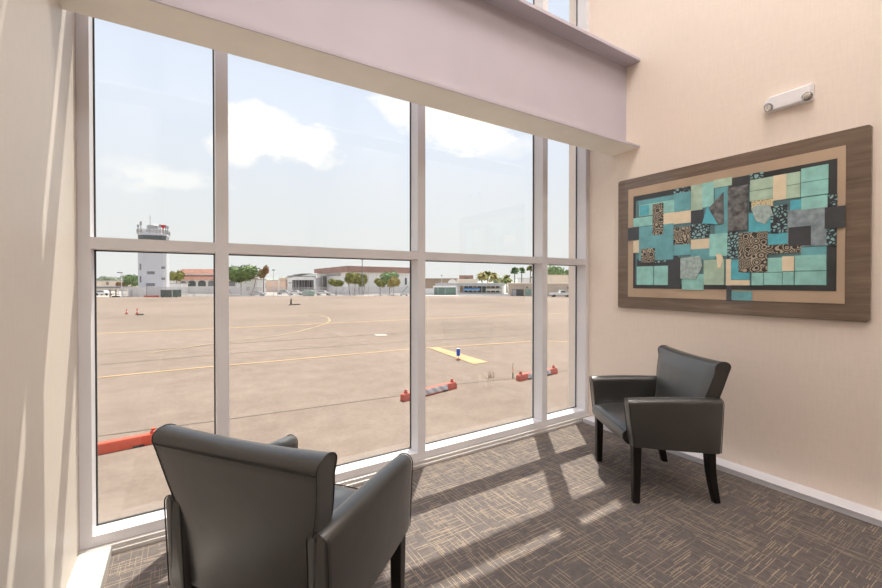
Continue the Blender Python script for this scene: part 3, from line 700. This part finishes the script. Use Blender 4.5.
# small hangar with open front
d=147; A=B('open_hangar',287.5,d,315.6,d,'small white hangar with strip curtain across its open front'); L=A.L; px=lambda u:(u-287.5)*d/FPX
A.part('side_wall',M['white_wall'],[(0,0,0,px(292),8,Z(277.5,d))]); A.part('side_wall',M['white_wall'],[(px(313.6),0,0,L,8,Z(277.5,d))]); A.part('rear_wall',M['dark_open'],[(px(292),7,0,px(313.6),7.2,Z(279,d))])
A.part('header',M['white_wall'],[(px(292),0,Z(280,d),px(313.6),.4,Z(276.8,d))])
b=MB(); b.loft([[(x,-.2,z),(x,8.2,z)] for x,z in ((-.4,Z(277.5,d)),(L*.25,Z(275.2,d)),(L*.5,Z(274.2,d)),(L*.8,Z(274.0,d)),(L+.2,Z(275,d)))],cap=False,closed=False)
for x in ():pass
o=b.build('roof',M['grey_roof'],A.r); md=o.modifiers.new('solid','SOLIDIFY'); md.thickness=.3
A.part('gable',M['grey_roof'],[(0,.3,Z(277.6,d),L,.5,Z(275.5,d))])
b=MB(); random.seed(9); x=px(292.3)
while x<px(312.8): 
    wd=random.uniform(.25,.6); b.box(x,.8,random.uniform(.2,1.6),x+wd,.86,Z(280,d)); x+=wd+random.uniform(.25,.8)
b.build('strip_curtain',M['louver'],A.r)
A=B('peach_building',266,164,285.6,160,'low peach-walled building left of the open hangar'); A.part('wall',M['peach_wall'],[(0,0,0,A.L,8,Z(280.5,165))]); A.part('parapet',M['grey_roof'],[(-.1,-.1,Z(280.5,165),A.L+.05,8,Z(280,165))]); A.part('pilaster',M['white_wall'],[(A.L*.66,-.2,0,A.L*.7,0,Z(277.5,158))]); A.part('taller_bay',M['peach_wall'],[(A.L*.70,-.1,0,A.L,7,Z(277.8,160))])

# large hangar, two facades meeting at a corner
dc=132; dl=166; dr=148
H1=Z(265.8,dc); H0=Z(271.9,dc)
r=empty('large_hangar',(0,0,0),0,'large white hangar with red-brown fascia and tall dark door','building','buildings beyond the apron')
pc,pl,prr=at(347,dc),at(314.2,dl),at(425,dr*1.04)
back=pl+(prr-pc)
def prism(P,z0,z1,off=0):
    c=sum(P,Vector((0,0,0)))/len(P); b=MB(); Q=[p+(p-c).normalized()*off for p in P]
    b.loft([[(p.x,p.y,z0) for p in Q],[(p.x,p.y,z1) for p in Q]]); return b
P4=[pl,pc,prr,back]
Pin=[p+((sum(P4,Vector())/4)-p).normalized()*1.3 for p in P4]
prism(Pin,GZ,GZ+H0+.05).build('walls',M['white_wall'],r)
prism(P4,GZ+H0,GZ+H1).build('roof_fascia',M['fascia'],r)
def on_face(p,q,a0,a1,z0,z1,name,mat,th=.12):
    t=(q-p); L=t.length; t.normalize(); nn=Vector((-t.y,t.x,0)); 
    if nn.dot(FX)>0: nn=-nn
    b=MB(); c=p+t*(a0+a1)/2+nn*th/2; b.obox(c,t,nn,(a1-a0)/2,th/2+.02,z0,z1); return b.build(name,mat,r)
Lf=(Pin[1]-Pin[0]).length
on_face(Pin[0],Pin[1],Lf*.12,Lf*.24,GZ,GZ+H0*.86,'door_leaf',M['grey_roof'])
on_face(Pin[0],Pin[1],Lf*.24,Lf*.36,GZ,GZ+H0*.86,'dark_door',M['dark_open'])
on_face(Pin[0],Pin[1],Lf*.42,Lf*.80,GZ+H0*.86,GZ+H0*.90,'door_track',M['louver'],.6)
Lr=(Pin[2]-Pin[1]).length
on_face(Pin[1],Pin[2],Lr*.745,Lr*.77,GZ+3.0,GZ+5.4,'window',M['dark_glass'])
for k in range(9): on_face(Pin[1],Pin[2],Lr*(.05+.1*k),Lr*(.05+.1*k)+.12,GZ,GZ+H0,'panel_seam',M['mesh'],.04)

# right-hand side: low shops and sheds
d=126; A=B('glass_fronted_shed',433,d,457,d,'low white shed with green glass front at the far apron edge'); L=A.L
A.part('frame',M['white_wall'],[(0,0,0,.35,4,Z(286.2,d)),(L-.35,0,0,L,4,Z(286.2,d)),(0,0,Z(287.4,d),L,4,Z(286.0,d))]); A.part('glass_front',M['green_glass'],[(.35,.1,.1,L-.35,.2,Z(287.3,d))])
A.part('rear_wall',M['white_wall'],[(.3,3.8,0,L-.3,4,Z(287.3,d))])
for k in (.2,.5): A.part('glazing_bar',M['mesh'],[(L*k,0,.1,L*k+.1,.1,Z(287.4,d))])
A=B('white_side_wall',420,d+1,433,d+1,'plain white wall left of the green glass shed','wall'); A.part('wall',M['white_wall'],[(0,0,0,A.L,.3,Z(288.5,d))]); A.part('coping',M['grey_roof'],[(0,-.05,Z(288.5,d),A.L,.35,Z(288.2,d))])
d=175; A=B('brown_hangar',405,d,458,d,'long brown corrugated hangar in the distance'); A.part('wall',M['brown_metal'],[(0,0,0,A.L,20,Z(278.6,d))]); A.part('roof',M['grey_roof'],[(-.2,-.2,Z(278.6,d),A.L+.2,20.2,Z(278.2,d))])
d=160; A=B('quonset_hut',448.5,d,456.5,d,'small white round-roofed hut'); L=A.L
b=MB(); pts=[(L/2+L/2*cos(pi*j/10),Z(279.2,d)*.72+Z(279.2,d)*.28*sin(pi*j/10)) for j in range(11)]+[(0,0),(L,0)]
b.loft([[(x,0,z) for x,z in pts],[(x,6,z) for x,z in pts]]); b.build('shell',M['white_wall'],A.r); A.part('door',M['louver'],[(L*.35,-.05,0,L*.65,.02,2.6)])
d=145; A=B('two_storey_block',457.5,d,477.5,d,'cream two-level block with dark rooftop box'); L=A.L
A.part('wall',M['cream_wall'],[(0,0,0,L,10,Z(278.9,d))]); A.part('rooftop_box',M['fascia'],[(L*.12,1,Z(278.9,d),L*.80,6,Z(275.2,d))]); A.part('vent',M['dark_open'],[(L*.38,.9,Z(278.8,d),L*.55,1,Z(277.9,d))])
d=136; A=B('long_shop_row',436,d,502,d-5,'long grey-roofed shop row with dark bays under awnings'); L=A.L
A.part('wall',M['white_wall'],[(0,1.5,0,L,9,Z(284.5,d))]); A.part('roof',M['grey_roof'],[(-.2,-.2,Z(286,d),L+.2,9.2,Z(283,d))])
for k in range(9):
    x=L*(.36+.068*k); A.part('bay_opening',M['dark_open'] if k%3 else M['brown_metal'],[(x,1.3,.6,x+1.15,1.52,2.6)])
for u0,u1,m_,nm in ((464,480.5,'awning_blue','blue_awning'),(486.5,501,'awning_white','cream_awning')):
    x0=(u0-436)/66*L; x1=(u1-436)/66*L; b=MB(); b.loft([[(x,-1,Z(289.9,d)),(x,1.4,Z(287.6,d)),(x,1.4,Z(287.9,d)),(x,-1,Z(290.2,d))] for x in (x0,x1)]); b.build(nm,M[m_],A.r)
d=118; A=B('low_parapet',457.5,d+3,510,d-3,'long low white parapet in front of the shops','wall'); A.part('wall',M['white_wall'],[(0,0,0,A.L,.3,Z(294.3,d))]); A.part('coping',M['grey_roof'],[(0,-.05,Z(294.3,d),A.L,.35,Z(293.9,d))])
d=117; A=B('tan_garage_building',509,d,592,d-3,'tan block building with dark garage bay, behind the parked pickup'); L=A.L; px=lambda u:(u-509)/83*L
A.part('wall',M['tan_wall'],[(0,0,0,L,9,Z(284,d))]); A.part('parapet',M['cream_wall'],[(-.1,-.1,Z(284,d),L+.1,9.1,Z(282.9,d))])
A.part('garage_opening',M['dark_open'],[(px(512),-.04,0,px(524),.02,Z(289.2,d))]); A.part('shutter',M['grey_roof'],[(px(512.4),-.08,0,px(516.4),-.03,Z(289.6,d))])
A.part('green_door',M['dgreen'],[(px(525.5),-.06,.2,px(531.5),.02,Z(289,d))]); A.part('wall_lamp',M['dark_open'],[(px(526.8),-.3,Z(288,d),px(528),0,Z(286.6,d))]); A.part('wall_lamp',M['dark_open'],[(px(567.8),-.3,Z(288.6,d),px(569),0,Z(286.8,d))])
d=135; A=B('tan_upper_block',549,d,592,d,'taller plain tan block above the garage building'); A.part('wall',M['cream_wall'],[(0,0,0,A.L,8,Z(275.2,d))]); A.part('parapet',M['tan_wall'],[(-.1,-.1,Z(275.2,d),A.L+.1,8.1,Z(274.7,d))]); A.part('downpipe',M['mesh'],[(.6,-.12,0,.8,0,Z(275.2,d))])
d=174; A=B('white_far_building',521,d,548,d,'small white building behind the fan palms'); A.part('wall',M['white_wall'],[(0,0,0,A.L,8,Z(278.3,d))]); A.part('roof',M['grey_roof'],[(-.2,-.2,Z(278.3,d),A.L+.2,8.2,Z(277.9,d))])

# ---------------------------------------------------------------- poles
def pole(u,d,vt,label,arm=False,m='mesh',r_=.10):
    q=at(u,d); r=empty('light_pole',(q.x,q.y,GZ),yaw-pi/2,label,'pole','poles beyond the apron'); h=Z(vt,d)
    MB().tube([(0,0,-.03),(0,0,h)],[r_*1.2,r_*.8],8).build('shaft',M[m],r,smooth=60)
    MB().lathe([(.28,-.03),(.28,.15)],k=10).build('base',M['mesh'],r)
    if arm: MB().box(-1.3,-.2,h-.15,.3,.2,h+.15).build('lamp_head',M['louver'],r,bevel=.04)
    else: MB().box(-.35,-.3,h-.1,.35,.3,h+.22).build('lamp_head',M['louver'],r,bevel=.04)
pole(362.3,120,259.4,'tall dark light pole in front of the large hangar',m='louver',r_=.14)
pole(273.6,122,270.2,'pale thin light pole left of the open hangar')
pole(441.6,152,275.5,'white mast above the glass-fronted shed')
pole(121.6,126,272.6,'street lamp with slanted head far left of the tower',True)
pole(289.9,119.5,283.0,'short pole beside the small hangar')

# ---------------------------------------------------------------- trees
def leafm(name,col,col2):
    m,nt,b,_=new_mat(name); h=NT(nt); p=h.obj(); n=h.noise(p,.9,3)
    h.l(h.ramp(n,[(.35,col),(.65,col2)]),b.inputs['Base Color']); b.inputs['Roughness'].default_value=.7; b.inputs['Specular IOR Level'].default_value=.25; return m
LM={'dark':leafm('leaf_dark',(.045,.085,.025),(.14,.20,.06)),'olive':leafm('leaf_olive',(.14,.15,.04),(.30,.30,.09)),'gold':leafm('leaf_golden',(.30,.22,.08),(.40,.36,.12)),'green':leafm('leaf_green',(.10,.17,.07),(.22,.32,.13)),
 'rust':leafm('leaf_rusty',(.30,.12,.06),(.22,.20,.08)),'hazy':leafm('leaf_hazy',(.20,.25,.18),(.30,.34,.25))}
M['bark']=plain('bark',(.20,.15,.11),.9,var=.2)
def leaves(b,c,rx,ry,rz,n,sz,rnd):
    for i in range(n):
        while True:
            v=Vector((rnd.uniform(-1,1),rnd.uniform(-1,1),rnd.uniform(-1,1)))
            if .25<v.length<1: break
        v*=(.6+.4*rnd.random())/max(v.length,.55)*v.length**.5
        p=Vector((c[0]+v.x*rx,c[1]+v.y*ry,c[2]+v.z*rz))
        a=Vector((rnd.gauss(0,1),rnd.gauss(0,1),rnd.gauss(0,1))).normalized(); t=a.orthogonal().normalized(); s=sz*rnd.uniform(.6,1.3)
        bb=a.cross(t); 
        b.quad(p-t*s,p+bb*s*.5+a*s*.15,p+t*s,p-bb*s*.5+a*s*.15)
def blob(b,c,rx,ry,rz,rnd,k=10,m_=7):
    rings=[]
    for i in range(m_+1):
        th_=pi*i/m_; rr=max(.02,sin(th_))
        rings.append([(c[0]+rx*rr*cos(2*pi*j/k)*rnd.uniform(.85,1.1),c[1]+ry*rr*sin(2*pi*j/k)*rnd.uniform(.85,1.1),c[2]-rz*cos(th_)) for j in range(k)])
    b.loft(rings)
def tree(u,d,v0,v1,wpx,mat,label,seed,trunks=1,clumps=6,group='trees beyond the fence',name='leafy_tree'):
    rnd=random.Random(seed); q=at(u,d); r=empty(name,(q.x,q.y,GZ),yaw-pi/2,label,'tree',group)
    zt_,zb_=Z(v0,d),Z(v1,d); w=wpx*1.08*d/FPX/2; cz=(zt_+zb_)/2; hz_=(zt_-zb_)/2
    f=MB()
    for k in range(clumps):
        a=2*pi*k/clumps+rnd.uniform(-.3,.3); s=.52 if clumps>1 else 1
        cx=cos(a)*w*(1-s) if clumps>1 else 0; cy=sin(a)*w*(1-s) if clumps>1 else 0; zz=cz+rnd.uniform(-.3,.42)*hz_ if clumps>1 else cz
        blob(f,(cx,cy,zz),w*s*.86,w*s*.86,hz_*(.66 if clumps>1 else .85),rnd)
        leaves(f,(cx,cy,zz),w*s*1.22,w*s*1.22,hz_*(.92 if clumps>1 else 1.1),260,.34 if d<140 else .42,rnd)
    f.build('foliage',LM[mat],r)
    for k in range(trunks):
        x=(k-(trunks-1)/2)*w*.75; MB().tube([(x*.7,0,-.03),(x,0,zb_*.6),(x*1.15,.1,max(zb_+hz_*.5,.6))],[.18,.14,.08],7).build('trunk',M['bark'],r,smooth=60)
tree(241,125,265.6,283,32,'dark','broad dark leafy tree right of the arcade, two trunks showing',1,3,9)
tree(263.5,134,266.5,278,9,'rust','rusty-leaved small tree at the edge of the broad tree',2,1,3)
tree(176.5,135.5,271,282.5,14,'olive','small yellowish tree between the tower and the arcade',3,1,4)
tree(336,122,278.6,286.5,14,'olive','low domed tree left of the hangar light pole',4,1,4)
tree(352,122,273.2,287,14,'olive','round-crowned tree immediately left of the tall light pole',5,2,5)
tree(361.5,128,274.5,287.5,12,'olive','round-crowned tree behind the tall light pole',6,2,5)
tree(380,122,279,287.2,10.5,'olive','smallest domed tree in front of the large hangar',7,1,4)
tree(389.5,131,272.3,286,18,'green','tallest green tree at the right end of the large hangar',8,1,6)
tree(393.8,122,277,287.5,12,'gold','golden-topped domed tree at the right end of the large hangar',9,1,4)
tree(131.3,133,276.3,288,13,'green','pale green bush left of the control tower',10,1,4)
tree(122,138,281.5,288,9,'rust','brownish shrub beside the pale bush',11,1,3)
for k,(u,v0,w_) in enumerate(((97,278.5,12),(107,276.6,14),(118,277.4,14),(129,275.2,16))):
    tree(u,225+14*k,v0,283,w_,'hazy','hazy grey-green tree on the far left skyline',20+k,1,4)
tree(264,170,283,288.5,8,'green','low shrub between annex and peach building',31,1,3)
tree(556,165,266,277,17,'green','broad green tree behind the tan block',32,1,6)
tree(571,168,268.5,278,11,'green','smaller green tree at the right end of the tan block',33,1,4)
for k,(u,v0,w_) in enumerate(((432,279.3,14),(499,277,12),(536,276,14))):
    tree(u,205,v0,284,w_,'hazy',['hazy tree above the white side wall','hazy tree between the golden palms','hazy tree behind the white far building'][k],40+k,1,3)
def palm(u,d,vt,vb,rpx,mat,label,seed,fan=False):
    rnd=random.Random(seed); q=at(u,d); r=empty('palm_tree',(q.x,q.y,GZ),rnd.uniform(0,6),label,'palm tree','palms behind the shops')
    zt_=Z(vt,d); R=rpx*d/FPX/2; zc=zt_-R*(.75 if fan else .62)
    MB().tube([(0,0,-.03),(.1,0,zc*.5),(0,0,zc)],[.28,.20,.18],8).build('trunk',M['bark'],r,smooth=60)
    f=MB(); n_=46 if fan else 40
    for i in range(n_):
        a=rnd.uniform(0,2*pi); el=rnd.uniform(-.5,1.35) ; L_=R*rnd.uniform(.85,1.08)
        dr=Vector((cos(a)*cos(el),sin(a)*cos(el),sin(el))); side=Vector((-sin(a),cos(a),0))
        p0=Vector((0,0,zc)); pts=[]
        for j in range(6):
            s=j/5; pts.append(p0+dr*L_*s+Vector((0,0,-L_*(.18 if fan else .55)*s*s)))
        wd=[.06,.35,.5,.5,.35,.05] if not fan else [.03,.10,.25,.75,.85,.15]
        wd=[x_*R/2.2 for x_ in wd]
        for j in range(5):
            f.quad(pts[j]-side*wd[j]+Vector((0,0,-wd[j]*.5)),pts[j+1]-side*wd[j+1]+Vector((0,0,-wd[j+1]*.5)),pts[j+1],pts[j]); f.quad(pts[j],pts[j+1],pts[j+1]+side*wd[j+1]+Vector((0,0,-wd[j+1]*.5)),pts[j]+side*wd[j]+Vector((0,0,-wd[j]*.5)))
    f.build('fronds',LM[mat],r)
palm(482,160,270.5,0,14,'gold','golden bushy palm farthest left',1)
palm(487.5,168,269,0,15,'olive','olive bushy palm second from the left',2)
palm(494,150,271,0,15,'gold','golden bushy palm in the centre of the row',3)
palm(507,152,273,0,15,'olive','short olive palm left of the fan palms',4)
palm(514.7,155,267,0,9.5,'green','taller fan palm, left of the pair',5,True)
palm(521.6,164,267.2,0,8.5,'green','slim fan palm, right of the pair',6,True)
palm(530.5,160,265,0,9,'olive','fan palm half behind the window mullion',7,True)

# ---------------------------------------------------------------- vehicles
M['car_white']=plain('car_paint_white',(.72,.72,.72),.25,var=.02,coat=.5); M['car_grey']=plain('car_paint_grey',(.40,.42,.44),.25,var=.02,coat=.5); M['car_dark']=plain('car_paint_dark',(.07,.07,.08),.25,coat=.5)
def vehicle(u,d,rot,mat,label,kind='car'):
    q=at(u,d); r=empty('pickup_truck' if kind=='pickup' else 'parked_car',(q.x,q.y,GZ),yaw-pi/2+rot,label,'car' if kind=='car' else 'pickup truck','parked vehicles')
    L=2.9 if kind=='pickup' else 2.2
    if kind=='pickup': pr=[(-L,.45),(-L,1.08),(-.35,1.12),(-.20,1.78),(.95,1.80),(1.55,1.15),(L-.1,1.02),(L,.75),(L,.45)]; wn=[(-.10,1.20),(-.02,1.70),(.88,1.70),(1.32,1.20)]
    else: pr=[(-L,.35),(-L,.85),(-1.75,.98),(-1.2,1.42),(.35,1.46),(1.05,.98),(L-.1,.80),(L,.35)]; wn=[(-1.5,1.0),(-1.12,1.36),(.30,1.38),(.82,1.0)]
    MB().loft([[(x,-.86+(.08 if z>1.15 else 0),z) for x,z in pr],[(x,.86-(.08 if z>1.15 else 0),z) for x,z in pr]]).build('body',mat,r,bevel=.05)
    MB().loft([[(x,-.87,z) for x,z in wn],[(x,.87,z) for x,z in wn]]).build('side_windows',M['dark_glass'],r)
    for x in (-L*.64,L*.64):
        for s in (-1,1):
            MB().tube([(x,s*.70,.34),(x,s*.90,.34)],.34,14).build('wheel',M['rubber'],r)
vehicle(560.5,109,0,M['car_white'],'white pickup truck parked before the tan garage building','pickup')
vehicle(296,124,.1,M['car_white'],'white car parked behind the fence before the open hangar')
vehicle(284.8,130,.1,M['car_grey'],'grey car parked left of the white one by the open hangar')
vehicle(323.5,122,.0,M['car_white'],'white car behind the fence by the tall dark door')
vehicle(104,121,.0,M['car_white'],'white car under the carport at far left')
vehicle(303,130,.2,M['car_dark'],'dark car parked in the shade of the open hangar')
vehicle(257.5,117,.0,M['car_grey'],'small grey car behind the end of the arcade fence')
q=at(308.5,118); r=empty('covered_skip',(q.x,q.y,GZ),yaw-pi/2,'green tarpaulin-covered skip behind the mesh fence','container'); b=MB(); b.loft([[(x,-.8,z) for x,z in ((-1.5,0),(1.5,0),(1.7,1.3),(.8,1.7),(-.8,1.75),(-1.7,1.25))],[(x,.8,z) for x,z in ((-1.5,0),(1.5,0),(1.7,1.3),(.8,1.7),(-.8,1.75),(-1.7,1.25))]]); b.build('tarpaulin',M['dgreen'],r,bevel=.08); MB().box(-1.4,-.84,0,1.4,.84,.3).build('skip_body',M['louver'],r)
q=at(404,118); r=empty('service_stair',(q.x,q.y,GZ),yaw-pi/2,'wheeled service stair at the right end of the fence','stairs')
MB().box(-1.1,-.5,.25,1.1,.5,.8).build('chassis',M['car_white'],r,bevel=.04); b=MB(); b.tube([(-.6,-.3,.8),(1.2,-.3,2.9)],.07,6); b.tube([(-.6,.3,.8),(1.2,.3,2.9)],.07,6)
for k in range(8): b.box(-.6+.22*k,-.3,.85+.26*k,-.4+.22*k,.3,.9+.26*k)
b.build('steps',M['louver'],r)
for x in (-.8,.8): MB().tube([(x,-.45,.22),(x,.45,.22)],.22,12).build('wheel',M['rubber'],r)

# ---------------------------------------------------------------- sky and sun
SUN=Vector((.288,.348,1)).normalized()
sl=bpy.data.lights.new('sun','SUN'); so=bpy.data.objects.new('sun',sl); COL.objects.link(so)
so.rotation_euler=SUN.to_track_quat('Z','Y').to_euler(); sl.energy=9.4; sl.color=(1,.93,.82); sl.angle=radians(.6)
w=bpy.data.worlds.new('sky'); scn.world=w; w.use_nodes=True; nt=w.node_tree; nt.nodes.clear(); h=NT(nt)
out=h.n('ShaderNodeOutputWorld'); bg=h.n('ShaderNodeBackground'); h.l(bg.outputs[0],out.inputs[0])
tc=h.n('ShaderNodeTexCoord').outputs['Generated']
nv=h.n('ShaderNodeVectorMath',operation='NORMALIZE'); h.l(tc,nv.inputs[0]); D=nv.outputs[0]
sx=h.n('ShaderNodeSeparateXYZ'); h.l(D,sx.inputs[0])
base=h.ramp(sx.outputs[2],[(0,(.93,.93,.91)),(.12,(.92,.94,.94)),(.32,(.90,.96,1.07)),(.7,(.76,.87,1.07))])
def dirof(u,v): return (FX+RX*((u-441)/FPX)+Vector((0,0,(HOR-v)/FPX))).normalized()
def dot(vec):
    x=h.n('ShaderNodeVectorMath',operation='DOT_PRODUCT'); h.l(D,x.inputs[0]); x.inputs[1].default_value=vec; return x.outputs['Value']
cn=h.noise(h.mapping(D,(9,9,15)),1,6,.6)
cur=base
for u,v,su,sv,amt in ((262,128,.085,.060,1.0),(300,145,.085,.050,1.0),(325,158,.06,.035,.8),(236,145,.05,.05,.6),(468,128,.11,.06,.95),(425,105,.12,.07,.9),(510,150,.08,.03,.35),(150,172,.14,.030,.25),(172,178,.10,.022,.22),(120,183,.06,.02,.22)):
    c0=dirof(u,v); hr=Vector((0,0,1)).cross(c0).normalized(); vr=c0.cross(hr).normalized()
    a=h.math('DIVIDE',dot(tuple(hr)),su); e=h.math('DIVIDE',dot(tuple(vr)),sv)
    rr=h.math('ADD',h.math('MULTIPLY',a,a),h.math('MULTIPLY',e,e))
    front=h.math('GREATER_THAN',dot(tuple(c0)),0)
    m_=h.math('SUBTRACT',h.math('ADD',1.0,h.math('MULTIPLY',h.math('SUBTRACT',cn,.5),4.5)),rr)
    m_=h.math('MULTIPLY',h.math('MINIMUM',h.math('MAXIMUM',h.math('MULTIPLY',m_,1.1),0),1),front)
    cur=h.mix(h.math('MULTIPLY',m_,amt),cur,(1.30,1.25,1.17))
h.l(cur,bg.inputs[0]); bg.inputs[1].default_value=1.02

scn.view_settings.view_transform='Standard'; scn.view_settings.look='None'; scn.view_settings.exposure=0; scn.view_settings.gamma=1
scn.view_settings.use_curve_mapping=False
